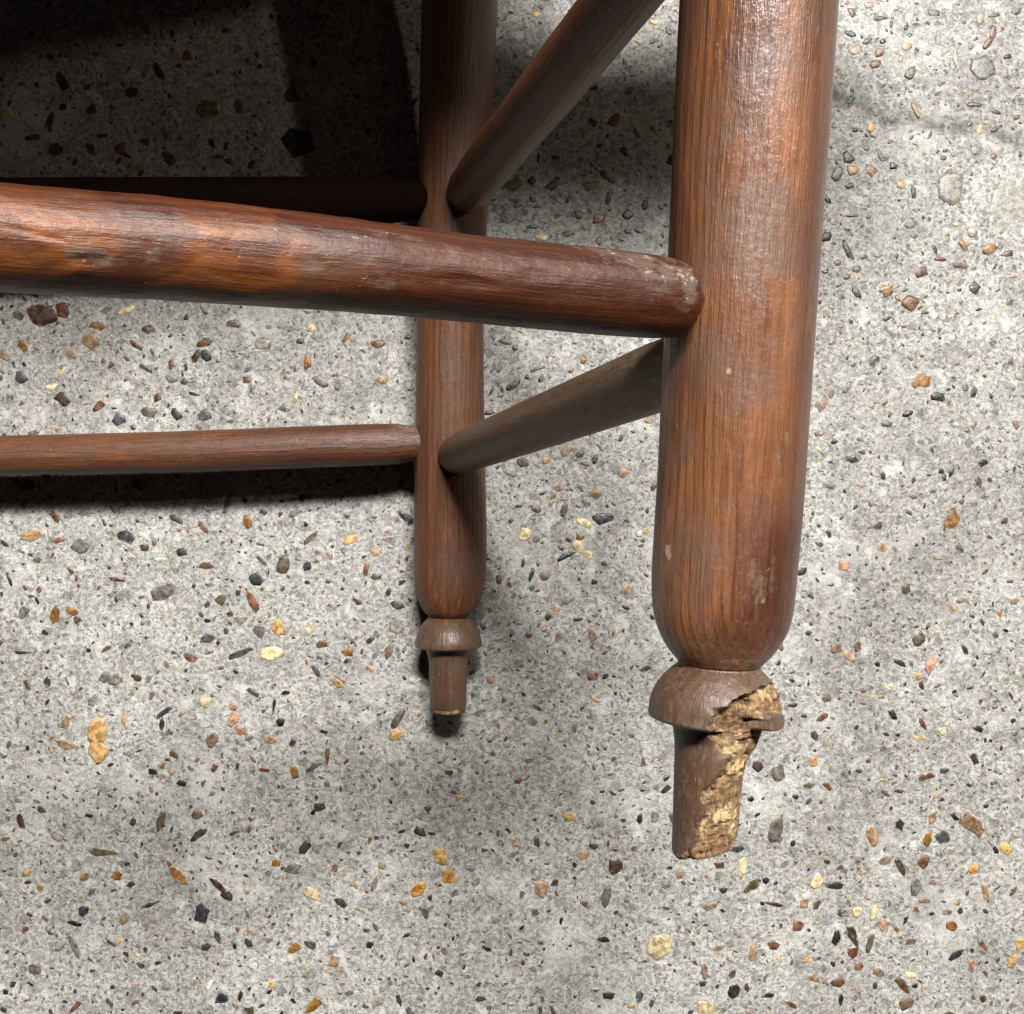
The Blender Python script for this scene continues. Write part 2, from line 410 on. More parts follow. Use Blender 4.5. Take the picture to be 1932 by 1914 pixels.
# hand-measured stones: origin, scale of the reading, (x, y, length, width, angle, colour)
MEAS = [
 (1400, 1400, 2.981, "1150,90,70,45,-60,k 1325,140,80,30,-60,r 1450,185,55,50,0,c 620,95,35,30,0,s 1345,455,100,50,15,b 1455,420,60,35,0,s 760,515,75,30,-45,b 650,510,70,45,0,o 1620,740,190,95,-50,n 1515,695,60,30,-40,k 1190,740,75,50,-70,k 455,765,160,95,70,m 1030,810,110,75,-60,t 1385,710,90,60,80,t 1355,835,90,50,70,A 1450,810,90,80,0,s 1765,895,60,30,-60,k 1825,880,90,60,-40,e 1195,995,120,42,-65,O 1330,965,80,60,60,b 1630,1010,55,50,0,a 345,395,70,60,-30,B 225,885,95,45,5,S 255,1000,110,55,85,c 120,985,60,45,0,b 305,1110,130,65,50,o 140,1135,70,35,0,S 395,1080,45,45,0,k 700,1080,110,65,60,c 805,1110,90,50,0,S 1285,1115,100,80,60,g 430,1215,130,25,-12,O 620,1215,60,60,0,p 585,1350,75,60,70,r 440,1465,80,65,50,b 910,1410,160,70,-65,O 910,1505,80,70,0,R 1015,1450,140,40,75,o 945,1590,60,55,0,r 815,1410,110,50,80,k 1495,1345,75,60,0,A 1090,1340,90,50,80,p 650,1545,50,45,0,e 315,1515,100,50,80,t 1530,1515,110,45,35,S 1685,1465,80,30,-55,r 1910,1460,80,60,80,e 200,1735,85,70,70,k 400,1760,80,35,0,k 825,1680,80,55,0,b 1200,1695,110,45,-45,b 1230,1810,90,80,0,n 545,1815,90,35,-20,b 1255,1640,70,40,0,c 840,1785,70,30,85,k 30,1850,110,110,0,y 1700,1150,120,35,-75,t 1860,1560,90,45,75,e 1620,1590,80,35,80,p 650,600,60,30,45,s 1440,1140,40,30,0,g 850,1270,60,50,0,s 940,1260,60,60,0,c 1035,1270,100,40,80,c 370,1210,30,30,0,k"),
 (1600, 0, 3.19, "435,35,60,40,0,p 505,120,95,30,5,k 320,215,80,35,-15,k 430,265,70,35,30,s 530,265,40,30,0,k 505,335,65,55,0,r 680,300,60,55,0,p 705,465,90,55,60,o 1230,210,90,45,75,r 1200,275,90,42,55,r 1240,100,65,22,10,o 1165,440,160,125,0,g 455,810,75,45,70,e 305,1010,95,70,-30,S 515,1000,90,45,-60,o 450,1090,75,60,-40,A 340,1090,80,60,0,t 595,1060,55,45,0,k 645,1180,65,50,-30,e 955,1180,210,150,85,G 1310,1310,420,250,80,G 325,1380,95,16,0,B 165,1515,60,60,0,k 170,1270,70,30,-60,k 300,1590,150,45,-65,s 245,1680,50,45,0,b 1040,1560,90,45,-60,A 1205,1585,95,65,30,A 895,1655,70,30,-10,R 1010,1695,125,38,-12,R 1110,1840,110,70,-60,B 1380,750,50,35,10,b 1235,1000,45,40,0,b 1150,830,100,42,70,e 735,700,100,32,-60,t 1110,670,80,28,0,o 1130,960,70,60,0,g 235,1110,90,60,60,m 1385,70,60,50,0,s 480,410,60,50,30,b 360,1720,50,40,0,s 700,1440,60,40,0,g 360,1860,90,40,-60,s 1000,380,150,45,-80,G 550,1840,80,30,20,t 1100,1480,70,60,0,M"),
 (0, 1300, 2.626, "515,435,125,92,90,e 512,530,115,90,85,e 345,380,75,40,60,t 345,500,100,40,-20,t 930,1185,120,60,-50,A 890,1130,70,25,-60,A 1155,1240,120,38,-42,B 1195,1290,70,60,-40,B 1055,1375,110,75,75,S 1640,1280,120,60,-25,c 1410,20,90,60,15,c 1260,20,140,30,20,s 1005,40,75,50,-20,b 1225,365,80,50,60,p 1262,420,60,50,0,p 1228,300,50,45,0,p 860,330,100,26,40,S 848,390,70,26,85,S 1415,470,65,40,0,t 1545,640,80,50,-70,A 1385,628,60,25,-10,R 1640,620,100,26,35,s 1720,550,90,26,85,b 805,640,50,35,0,k 960,700,55,35,0,k 915,550,55,40,-30,b 1125,620,45,35,60,b 1475,380,45,45,0,k 1440,290,85,16,80,k 1335,225,70,25,-30,s 1500,225,50,25,10,k 1705,430,45,25,0,k 1780,175,70,40,-30,t 845,890,110,55,70,o 700,905,50,30,80,B 1035,865,60,45,0,n 1040,970,100,45,40,O 1600,1040,70,50,60,B 1680,825,60,45,0,S 1645,850,45,20,60,k 530,1060,170,40,-3,o 445,1190,50,45,0,r 615,1185,55,45,0,A 145,1170,60,32,20,e 220,840,50,40,0,O 110,900,90,40,-70,B 785,1340,110,22,20,S 395,1435,80,28,-20,k 440,1370,60,50,0,S 390,1560,150,42,-70,m 320,1550,80,50,70,M 185,1680,75,60,0,m 1640,1870,110,50,40,A 400,1870,80,28,45,b 1755,1630,80,48,70,t 1430,1760,35,35,0,e 720,150,50,30,0,B 115,15,70,18,0,k 250,270,40,20,60,k 1080,280,80,60,0,y 1160,95,30,25,0,b 145,190,60,32,-60,o 1550,1150,100,65,0,g 1635,1550,70,45,-30,s 600,150,80,60,0,g 300,980,60,45,0,M 1450,1120,45,35,0,A 1100,1760,60,30,60,w 575,1850,60,25,-50,o"),
 (0, 600, 1.869, "228,275,70,16,55,c 190,325,42,26,10,c 345,155,66,48,10,t 262,200,46,38,-30,t 365,95,60,28,-10,A 235,40,55,55,0,R 160,55,110,85,0,B 470,40,76,28,25,y 555,110,60,35,0,b 510,170,60,22,-35,b 640,238,38,22,85,r 735,210,60,26,60,B 765,160,60,28,20,b 770,208,48,40,0,S 875,90,60,35,-10,m 985,165,62,50,0,M 1150,235,50,30,85,A 1160,105,38,32,0,c 1295,140,45,20,50,A 1410,165,60,32,0,b 1430,295,38,35,0,t 1200,305,55,32,-20,m 1105,370,40,22,80,y 925,300,36,28,0,b 660,430,50,32,-40,S 765,430,52,48,70,s 725,352,45,12,-15,k 445,445,52,46,50,s 375,395,60,34,30,b 590,365,40,26,60,b 80,290,52,40,-60,s 545,255,60,20,-25,s 235,375,60,42,-40,B 560,420,55,36,0,m 925,830,62,32,-65,A 760,850,72,24,-50,b 850,765,90,20,65,m 660,820,60,28,-20,s 475,880,70,52,-15,S 540,928,35,24,0,B 683,942,42,32,0,S 205,810,50,24,-45,b 215,900,38,26,10,r 120,880,88,46,20,t 605,970,52,20,-8,c 770,995,60,28,0,b 955,1040,48,46,0,S 980,975,66,22,-55,s 1058,990,78,42,70,o 1520,815,72,26,-45,S 1310,895,68,32,30,e 1405,940,38,36,0,p 1370,1005,48,20,80,r 1405,1035,38,20,0,o 1105,795,55,25,30,g 1150,995,40,30,60,S 945,1125,88,28,-65,r 825,1120,48,36,40,o 1040,1225,74,40,-60,e 1015,1320,72,48,10,c 905,1315,110,18,20,s 970,1240,46,42,-30,m 1155,1230,44,24,80,y 775,1265,58,40,0,s 715,1335,48,32,-10,b 205,1175,68,38,70,A 268,1163,44,28,-20,A 290,1195,26,26,0,o 88,1170,50,34,60,g 435,1045,60,16,-10,R 775,1200,30,25,0,k 1300,1315,42,34,0,A 1270,1425,38,28,-10,A 35,1050,60,12,-70,k 1480,1625,50,42,0,e 1490,1560,90,32,55,m 1485,1140,48,38,0,s 1495,1215,84,58,0,M 1550,1420,46,34,40,w 1180,1385,60,22,-50,s 85,690,80,48,0,B 520,690,60,42,-30,R 610,1090,110,60,10,m 300,920,70,50,0,g 400,1410,60,40,0,g 505,1410,40,24,0,B"),
 (780, 620, 3.19, "735,205,85,38,-20,o 795,245,40,35,-60,O 1232,325,55,42,60,A 650,515,70,20,65,k 790,480,110,45,40,s 875,430,35,28,0,S 960,445,50,28,60,S 945,375,100,20,20,s 1490,1040,72,50,40,p 1310,1175,78,48,0,A 1090,1125,72,42,50,p 1245,985,70,22,-20,O 995,960,48,46,0,e 1250,1230,58,56,0,s 1365,1330,125,72,0,S 1245,1360,110,50,-20,y 865,1430,85,80,80,y 860,1365,50,45,60,M 1205,1510,90,55,-40,c 1265,1565,80,50,-20,c 1115,1575,120,25,25,k 1090,1520,48,24,-20,R 1590,1425,45,40,10,w 1630,1405,45,42,10,e 850,1610,60,24,80,B 900,1690,110,30,75,S 990,1700,68,62,30,n 1365,1615,40,38,0,O 1510,1345,42,28,0,o 1505,1780,68,45,40,p 1135,1850,78,48,20,g 90,1320,140,34,-50,S 115,175,40,36,0,O 1345,880,80,24,-50,n 770,1045,100,38,-25,g 1260,1050,80,24,-60,c 1040,1190,60,30,50,t 1150,390,50,40,0,n"),
 (0, 0, 1.887, "235,305,72,44,-70,B 705,210,48,36,-70,r 600,270,80,28,-60,B 500,350,52,38,0,B 215,570,62,48,10,R 785,415,100,80,0,n 1120,545,140,100,-20,S 20,430,60,50,0,y 190,460,70,32,80,b 130,520,60,28,0,b 350,415,42,38,0,S 345,560,50,32,-50,b 640,600,60,42,-40,o 455,560,40,44,0,r 550,535,40,30,0,b 870,610,45,28,-10,B 950,620,40,25,60,R 330,330,36,30,0,B 1100,360,60,55,0,b"),
 (960, 0, 3.827, "1030,920,120,80,60,r 870,940,100,45,-40,R 1110,1160,100,60,-60,O 850,1420,130,70,15,b 560,1420,140,80,50,O 400,1385,80,60,0,O 240,1420,140,85,20,o 205,1650,130,105,85,m 590,1210,90,45,0,R 450,1210,90,25,85,O 985,1520,110,42,75,k 1265,1570,70,42,80,k 1125,1650,88,78,0,s 900,1670,100,78,0,n 400,1740,90,32,0,S 870,675,90,42,10,O 1215,1765,80,45,0,g 485,1820,120,50,-10,c 375,410,60,56,0,w 1340,170,80,50,-10,e 1220,320,60,48,0,y 425,110,60,55,0,e 920,500,70,30,-50,M 650,870,50,30,-70,O 1140,700,80,50,40,o 1200,1020,100,40,-60,g 950,1330,90,50,-40,O 1000,1380,60,50,0,O 750,1640,70,50,-60,o"),
 (0, 0, 1.06, "1690,730,27,15,-50,r 1853,765,37,18,70,S 1951,808,44,36,-20,A 1930,641,30,34,60,r 1880,618,24,22,0,A 1990,842,32,20,0,k 1635,975,34,22,60,e 1805,973,30,18,0,S 1638,1090,28,22,0,a 1617,1249,38,32,-30,e 2019,1102,56,34,60,A 1972,1410,36,24,70,p 1887,1457,18,18,0,c 1860,1408,15,15,0,k 1590,1421,18,18,0,s 1951,578,26,22,0,b 1749,345,24,22,0,A 933,1816,38,30,-20,e 954,1857,46,44,20,a 888,1887,34,24,60,a 890,1765,28,18,-20,B 1147,1885,34,26,-40,p 1304,1836,34,32,0,B 1235,1813,32,22,-10,p 1208,1733,32,20,0,e 625,2009,32,22,40,A 784,2003,16,14,0,k 1400,2005,70,55,0,y 1285,1900,40,18,80,m 1280,1990,28,16,0,k 1790,1200,24,20,0,p 1870,1160,22,22,0,t 1800,1390,30,18,-40,p 1770,1375,26,22,0,n 1540,1345,22,10,80,B 1480,1700,18,18,30,e 1760,1030,36,16,-20,g 1700,1040,14,14,0,b 1880,900,22,14,0,s 1990,1180,26,18,0,M 1920,1250,22,22,0,o 1650,1640,40,30,80,m 1830,1850,16,12,0,t 1100,1655,22,12,30,b 1140,1500,26,10,-40,s 1040,1440,22,18,0,p 990,1395,26,12,80,b 1180,1290,20,16,0,p 1120,1345,18,14,0,b 1230,1140,18,14,0,A"),
]

def build_stones():
    rnd = random.Random(5)
    specs = []
    for ox, oy, sc, txt in MEAS:
        for tok in txt.split():
            x, y, L, W, a, c = tok.split(",")
            px = (ox + float(x) / sc) * 0.9434
            py = (oy + float(y) / sc) * 0.9434
            k = 0.9434 / sc * H / F
            specs.append((px, py, float(L) * k, float(W) * k, math.radians(float(a)), c))
    placed = []
    sized = sorted(range(len(specs)), key=lambda i: -specs[i][2] * specs[i][3])
    single = set(sized[:295])
    sv, sf, sc_, sfl = [], [], [], []
    def stuff_add(V, Fc, film, col, x, y, z, ):
        o = len(sv)
        sv.extend((vx + x, vy + y, vz + z) for vx, vy, vz in V)
        sf.extend(tuple(i + o for i in f) for f in Fc)
        sc_.extend([(*col, 1.0)] * len(V))
        sfl.extend(film)
    for i, (px, py, L, W, a, c) in enumerate(specs):
        p = P(px, py, H)
        z = float(floor_height(np.array([p[0]]), np.array([p[1]]))[0][0])
        kb = rnd.uniform(0.75, 1.08)
        col = tuple(max(0.01, v * kb) for v in CC[c])
        big = L > 0.03
        V, Fc, film = stone_geo(L * 1.24, W * 1.24, a, rnd, h=rnd.uniform(0.0002, 0.0005) if not big else 0.0002, n=14 if big else None)
        placed.append((p[0], p[1], max(L, W) * 0.5))
        if i in single:
            me = mesh_from("pebble", V, Fc, smooth=True)
            vattr(me, "stone_colour", [(*col, 1.0)] * len(V), 'FLOAT_COLOR')
            vattr(me, "film", film)
            link("pebble", me, STONE, FLOOR, (p[0], p[1], z))
        else:
            stuff_add(V, Fc, film, col, p[0], p[1], z)
    # the many small ones
    n = 22000
    R = 0.45
    xs = RNG.uniform(-R, R, n); ys = RNG.uniform(-R, R, n)
    zs = floor_height(xs, ys)[0]
    cell = {}
    for (x, y, r) in placed:
        cell.setdefault((int(x // 0.02), int(y // 0.02)), []).append((x, y, r))
    pal = "ggGGMMsSkmootttOOOObbBBnnnA"
    rare = "kkkkSSSbbbrRAaetOO"
    for x, y, z in zip(xs, ys, zs):
        s = min(0.0085, 0.0017 * math.exp(abs(rnd.gauss(0, 0.66))))
        cx, cy = int(x // 0.02), int(y // 0.02)
        hit = False
        for dx in (-1, 0, 1):
            for dy in (-1, 0, 1):
                for (qx, qy, r) in cell.get((cx + dx, cy + dy), ()):
                    if (qx - x) ** 2 + (qy - y) ** 2 < (r + s * 0.55) ** 2:
                        hit = True
        if hit:
            continue
        cell.setdefault((cx, cy), []).append((x, y, s * 0.5))
        ch = rnd.choice(rare) if rnd.random() < 0.16 else rnd.choice(pal)
        base = CC[ch]
        g = sum(base) / 3
        sat = 0.9 if ch in "kaeAcrRyp" else 0.75
        kb = rnd.uniform(0.7, 1.3)
        col = tuple(max(0.015, (g + (v - g) * sat) * kb) for v in base)
        V, Fc, film = stone_geo(s * rnd.uniform(1.0, 1.5), s * rnd.uniform(0.45, 0.95), rnd.random() * 3.15, rnd, h=rnd.uniform(0.0001, 0.0004), n=rnd.randint(5, 7))
        stuff_add(V, Fc, film, col, x, y, z)
    me = mesh_from("gravel", sv, sf, smooth=True)
    vattr(me, "stone_colour", sc_, 'FLOAT_COLOR')
    vattr(me, "film", sfl)
    o = link("gravel", me, STONE, FLOOR)
    o["kind"] = "stuff"

build_stones()

# ------------------------------------------------------------------ turned wood
def interp(tbl, n, dens=None):
    """table rows: (px, py, D, halfwidth px) -> n smooth rows of centre and radius in metres"""
    T = np.array(tbl, float)
    s = np.concatenate([[0], np.cumsum(np.hypot(np.diff(T[:, 0]), np.diff(T[:, 1])) + 1e-6)])
    u = np.linspace(0, s[-1], n)
    out = []
    for k in range(4):
        y = T[:, k]
        m = np.zeros(len(y))
        d = np.diff(y) / np.diff(s)
        m[1:-1] = np.where(d[:-1] * d[1:] > 0, 2 * d[:-1] * d[1:] / (d[:-1] + d[1:] + 1e-12 * np.sign(d[:-1] + d[1:] + 1e-30)), 0)
        m[0], m[-1] = d[0], d[-1]
        i = np.clip(np.searchsorted(s, u) - 1, 0, len(s) - 2)
        hh = s[i + 1] - s[i]
        t = (u - s[i]) / hh
        out.append((2 * t**3 - 3 * t**2 + 1) * y[i] + (t**3 - 2 * t**2 + t) * hh * m[i] + (-2 * t**3 + 3 * t**2) * y[i + 1] + (t**3 - t**2) * hh * m[i + 1])
    return np.array(out).T

def tube(name, C, R, mat, parent, seg=64, wear=None, tone=None, carve=None, raw=None, lump=0.012, off=None, reuse=None, spin=0.0):
    C = np.asarray(C, float); R = np.asarray(R, float)
    n = len(C)
    axis = C[-1] - C[0]
    axis = axis / np.linalg.norm(axis)
    up = np.array([0, 0, 1.0]) if abs(axis[2]) < 0.8 else np.array([0, 1.0, 0])
    e1 = np.cross(up, axis); e1 /= np.linalg.norm(e1)
    e2 = np.cross(axis, e1)
    th = np.arange(seg) / seg * 2 * math.pi
    ring = np.cos(th)[:, None] * e1 + np.sin(th)[:, None] * e2          # seg,3
    s = np.concatenate([[0], np.cumsum(np.linalg.norm(np.diff(C, axis=0), axis=1))])
    base = C[:, None, :] + R[:, None, None] * ring[None]
    seed = (sum(map(ord, name)) + int(abs(C[0, 0]) * 1e4)) % 97
    lum = (fbm(base * np.array([45, 22, 45]) + seed, 3, seed) - 0.5) * 2 * lump
    RR = R[:, None] * (1 + lum)
    pit = np.zeros(base.shape[:2]); rw = np.zeros(base.shape[:2])
    pxy = np.stack([966 + F * base[..., 0] / (H - base[..., 2]), 957 - F * base[..., 1] / (H - base[..., 2])], -1)
    front = ring[None, :, 2] + 0 * RR
    if carve:
        dep, rw, pit = carve(base, pxy, front, R[:, None])
        RR = RR - dep
    V = C[:, None, :] + RR[..., None] * ring[None]
    off3 = np.array([seed * 0.37, seed * 0.11, seed * 0.53]) * 0.1 if off is None else np.array(off)
    ct, st = np.cos(th + spin), np.sin(th + spin)
    grain = np.stack([RR * ct[None], RR * st[None], s[:, None] + 0 * RR], -1) + off3
    V = V.reshape(-1, 3)
    grain = grain.reshape(-1, 3)
    i = np.arange(n * seg).reshape(n, seg)
    j = np.roll(i, -1, axis=1)
    Fq = np.stack([i[:-1], i[1:], j[1:], j[:-1]], -1).reshape(-1, 4).tolist()
    m = len(V)
    V = np.vstack([V, C[0], C[-1]])
    grain = np.vstack([grain, off3, off3 + (0, 0, s[-1])])
    for k in range(seg):
        Fq.append((i[0, k], j[0, k], m))
        Fq.append((j[-1, k], i[-1, k], m + 1))
    org = C[0].copy()
    me = mesh_from(name, V - org, [tuple(int(q) for q in f) for f in Fq])
    def ext(a, e=0.0):
        return np.concatenate([np.asarray(a, float).ravel(), [e, e]])
    wr = wear(base, pxy, front) if wear else np.zeros(base.shape[:2])
    tn = tone(base, pxy, front) if tone else np.ones(base.shape[:2])
    vattr(me, "grain", grain, 'FLOAT_VECTOR')
    vattr(me, "wear", ext(wr))
    vattr(me, "tone", ext(tn, 1))
    vattr(me, "raw", ext(rw, rw[-1].mean() if carve else 0))
    vattr(me, "pit", ext(pit))
    o = link(name, me, mat, parent)
    o.location = org if parent is None else tuple(Vector(org) - parent_world(parent))
    return o

def parent_world(p):
    v = Vector((0, 0, 0))
    while p is not None:
        v += p.location
        p = p.parent
    return v

def to3(T):
    D = T[:, 2]
    C = np.stack([(T[:, 0] - 966) / F * D, (957 - T[:, 1]) / F * D, H - D], -1)
    return C, T[:, 3] / F * D

# ---- the chair that has been laid on its side
CHAIR = bpy.data.objects.new("wooden_chair", None)
CHAIR.location = (0.02, 0.10, 0.0)
COL.objects.link(CHAIR)
CHAIR["label"] = "reddish brown turned wooden chair on its side, upper foot broken to raw wood"
CHAIR["category"] = "chair"

def wear_leg(b, p, f):
    n = fbm(b * 90, 3, 4)
    return 0.25 * sstep(0.55, 0.7, n)

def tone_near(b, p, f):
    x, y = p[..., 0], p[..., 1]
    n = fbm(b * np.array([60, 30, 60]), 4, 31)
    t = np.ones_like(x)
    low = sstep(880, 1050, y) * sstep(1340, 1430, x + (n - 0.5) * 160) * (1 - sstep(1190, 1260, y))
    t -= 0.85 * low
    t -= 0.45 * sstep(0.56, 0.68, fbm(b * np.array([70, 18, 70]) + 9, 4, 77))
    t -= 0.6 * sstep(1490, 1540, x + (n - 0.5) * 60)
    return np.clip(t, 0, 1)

def wear_near(b, p, f):
    x, y = p[..., 0], p[..., 1]
    n = fbm(b * 900, 2, 14)
    w = wear_leg(b, p, f)
    for cx, cy, rx, ry, a in ((1375, 700, 4, 5, 4.0), (1261, 1040, 6, 15, 2.0), (1470, 872, 4, 34, 0.9), (1485, 830, 3, 24, 0.9), (1400, 1130, 50, 60, 0.35), (1440, 1080, 30, 60, 0.4), (1400, 1248, 60, 3, 1.0)):
        w = w + a * sstep(1.3, 0.6, np.sqrt(((x - cx) / rx) ** 2 + ((y - cy) / ry) ** 2) + (n - 0.5) * 0.8) * (f > 0)
    return w

near_tbl = [(1470, -700, 0.2560, 140), (1452, -350, 0.2590, 146), (1430.5, 0, 0.2635, 146.5), (1408.5, 377, 0.2665, 142), (1390, 700, 0.268, 138.5),
            (1376, 943, 0.269, 136.5), (1365, 1090, 0.269, 134.5), (1362.5, 1140, 0.269, 131.5), (1361, 1175, 0.269, 125), (1359, 1205, 0.269, 112), (1357.5, 1230, 0.269, 96), (1356.5, 1250, 0.269, 78)]
C, R = to3(interp(near_tbl, 620))
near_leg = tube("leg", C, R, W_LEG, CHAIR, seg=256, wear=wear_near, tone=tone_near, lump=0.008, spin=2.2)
near_leg["label"] = "upper leg nearest the camera, thick and reddish brown"

far_tbl = [(876, -520, 0.490, 70), (867.5, 0, 0.5130, 71.5), (856, 330, 0.524, 67), (850, 616, 0.531, 62.5), (849, 849, 0.535, 66), (849.5, 1000, 0.538, 68.5),
           (849.3, 1070, 0.538, 68), (848.5, 1105, 0.538, 65), (847, 1136, 0.538, 57), (846, 1152, 0.538, 48), (845.5, 1162, 0.538, 37)]
C, R = to3(interp(far_tbl, 150))
far_leg = tube("leg", C, R, W_BACK, CHAIR, seg=80, wear=wear_leg, lump=0.010, spin=0.4)
far_leg["label"] = "lower leg lying along the floor, slim in the picture"

# feet
def carve_near(base, p, front, R):
    x, y = p[..., 0], p[..., 1]
    n1 = fbm(base * np.array([210, 210, 210]), 4, 61) - 0.5
    n2 = fbm(base * np.array([520, 260, 520]), 4, 71)
    n3 = fbm(base * np.array([1100, 700, 1100]), 3, 81)
    # left limit of the break at each height (picture x)
    yb = np.array([1250, 1272, 1300, 1318, 1340, 1362, 1385, 1400, 1413, 1428, 1445, 1463, 1480, 1520, 1560, 1600, 1630])
    xb = np.array([1540, 1500, 1430, 1405, 1372, 1348, 1344, 1362, 1384, 1380, 1364, 1352, 1346, 1330, 1316, 1298, 1272])
    lim = np.interp(y, yb, xb) + n1 * 38
    jag = (fbm(base * np.array([700, 500, 700]), 3, 101) - 0.5) * 26
    m = sstep(-9, 14, x - lim + jag) * sstep(-0.45, -0.1, front)
    # the intact lip left on the right of the collar
    lip = sstep(1442, 1456, x) * sstep(1345, 1352, y) * (1 - sstep(1380, 1388, y))
    m = m * (1 - lip)
    stem = sstep(1395, 1470, y)
    ridge = 1 - abs(2 * n2 - 1)
    cx = np.interp(y, [1396, 1600], [1350, 1336])
    side = np.clip((x - cx) / 75.0, -0.2, 1)
    n4 = fbm(base * np.array([300, 420, 300]), 4, 131)
    rim = sstep(0.05, 0.6, front)
    dep = m * R * (0.025 + 0.11 * n4 + 0.10 * ridge * (1 - 0.3 * stem) * (0.35 + 0.65 * rim) + 0.06 * n3 + stem * (0.03 + 0.15 * side * sstep(1440, 1600, y)))
    dep = dep + 0.012 * R * (np.round(n4 * 9) / 9 - n4) * 9 * m * 0.6
    dep = dep * (1 - (1 - stem) * (1 - rim) * 0.85)
    # below the collar the break runs on as one slope into the peg
    prof = np.interp(y, [1300, 1325, 1345, 1358, 1370, 1385, 1400, 1425, 1450], [112, 110, 105, 100, 94, 87, 80.5, 75, 71]) / 1932.0 * 0.269
    zone = sstep(1334, 1350, y) * (1 - sstep(1405, 1440, y)) * sstep(1342, 1362, x + n1 * 26) * sstep(-0.45, 0.0, front) * (1 - lip) * (1 - sstep(1405, 1432, x) * (1 - sstep(1358, 1366, y)))
    slope = R - prof * (1 + 0.16 * (n4 - 0.5) - 0.06 * ridge)
    dep = dep * (1 - zone) + slope * zone
    m = np.maximum(m, zone * (x < 1442 + 0 * y) * (y > 1350))
    # short chewed cross cuts
    cut = sstep(0.68, 0.8, vnoise(base * np.array([330, 1000, 330]), 93)) * m
    dep = dep + cut * R * 0.07
    # worn tip
    tip = sstep(1590, 1615, y)
    m = np.clip(m + tip * sstep(0.3, 0.6, n2 + 0.15), 0, 1)
    pit = np.clip((ridge - 0.72) * 2.6, 0, 1) * m + cut * 0.7
    return dep, m, pit

collar = lambda c0, c1, D, a: [(c0[0] + (c1[0] - c0[0]) * t, c0[1] + (c1[1] - c0[1]) * t, D, h) for t, h in a]
nf_tbl = [(1356.5, 1247, .269, 76), (1356.2, 1256, .269, 77), (1355.5, 1264, .269, 86), (1354, 1285, .269, 105), (1352.5, 1305, .269, 117), (1351, 1330, .269, 124.5),
          (1350.5, 1345, .269, 126), (1350, 1352, .269, 126.5), (1349.8, 1357, .269, 124), (1349.5, 1360, .269, 114), (1349.3, 1363, .269, 92), (1349, 1368, .269, 82), (1348, 1385, .269, 77),
          (1346, 1410, .269, 73), (1343, 1450, .269, 70.5), (1339, 1540, .269, 69), (1336, 1596, .269, 68), (1335.6, 1603, .269, 64)]
T = interp(nf_tbl, 300)
C, R = to3(T)
# the broken tip: slanting end
nf = tube("foot", C, R, W_FOOT, near_leg, seg=220, carve=carve_near, lump=0.004, spin=1.0,
          wear=lambda b, p, f: 0.35 + 0.5 * sstep(1262, 1250, p[..., 1]), tone=lambda b, p, f: 0.75 + 0 * p[..., 0])
nf["label"] = "broken foot with a chewed patch of raw yellow wood"
me = nf.data
co = np.empty(len(me.vertices) * 3, np.float32); me.vertices.foreach_get("co", co); co = co.reshape(-1, 3)
wy = co[:, 1] + C[0, 1]; wx = co[:, 0] + C[0, 0]
yb = (957 - 1606) / F * 0.269
slant = (wx - C[-1, 0]) * 0.22 + (fbm(np.c_[wx, wy * 0, co[:, 2]] * 300, 3, 5) - 0.5) * 0.0014
k = sstep(yb + 0.012, yb, wy)
co[:, 1] += slant * k
me.vertices.foreach_set("co", co.ravel()); me.update()

def carve_far(base, p, front, R):
    y = p[..., 1]
    n = fbm(base * 500, 3, 12)
    m = sstep(1338, 1345, y + (n - 0.5) * 9)
    return R * 0.05 * n * m, m, np.zeros_like(m)
ff_tbl = [(845.5, 1158, .538, 36.5), (845.5, 1164, .538, 37), (845.8, 1170, .538, 43), (846.3, 1186, .538, 54.5), (846.5, 1200, .538, 60), (846.5, 1213, .538, 63), (846.5, 1218, .538, 63.2),
          (846.5, 1220.5, .538, 61), (846.4, 1222, .538, 52), (846.3, 1224, .538, 44), (846.2, 1232, .538, 40.5), (846, 1250, .538, 36.8), (845.7, 1290, .538, 34.8), (845.3, 1338, .538, 33.8), (845.2, 1343, .538, 31), (845.2, 1346, .538, 24)]
C, R = to3(interp(ff_tbl, 160))
ff = tube("foot", C, R, W_FOOT, far_leg, seg=96, carve=carve_far, lump=0.004, tone=lambda b, p, f: 0.85 + 0 * p[..., 0], wear=lambda b, p, f: 0.15 + 0 * p[..., 0])

# front stretcher (thick, nearest the camera, rising to the left)
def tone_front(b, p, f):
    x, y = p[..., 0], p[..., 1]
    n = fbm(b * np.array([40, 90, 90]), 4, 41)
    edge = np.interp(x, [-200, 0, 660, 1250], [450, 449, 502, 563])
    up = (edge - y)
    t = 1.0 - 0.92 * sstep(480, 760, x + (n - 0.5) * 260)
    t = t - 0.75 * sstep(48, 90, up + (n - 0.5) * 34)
    t = t - 0.7 * sstep(25, 75, -up + (n - 0.5) * 30)  # shade on the lower side, painted into the tone
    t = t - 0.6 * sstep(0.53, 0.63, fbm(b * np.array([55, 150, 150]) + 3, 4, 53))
    return np.clip(t, 0, 1)

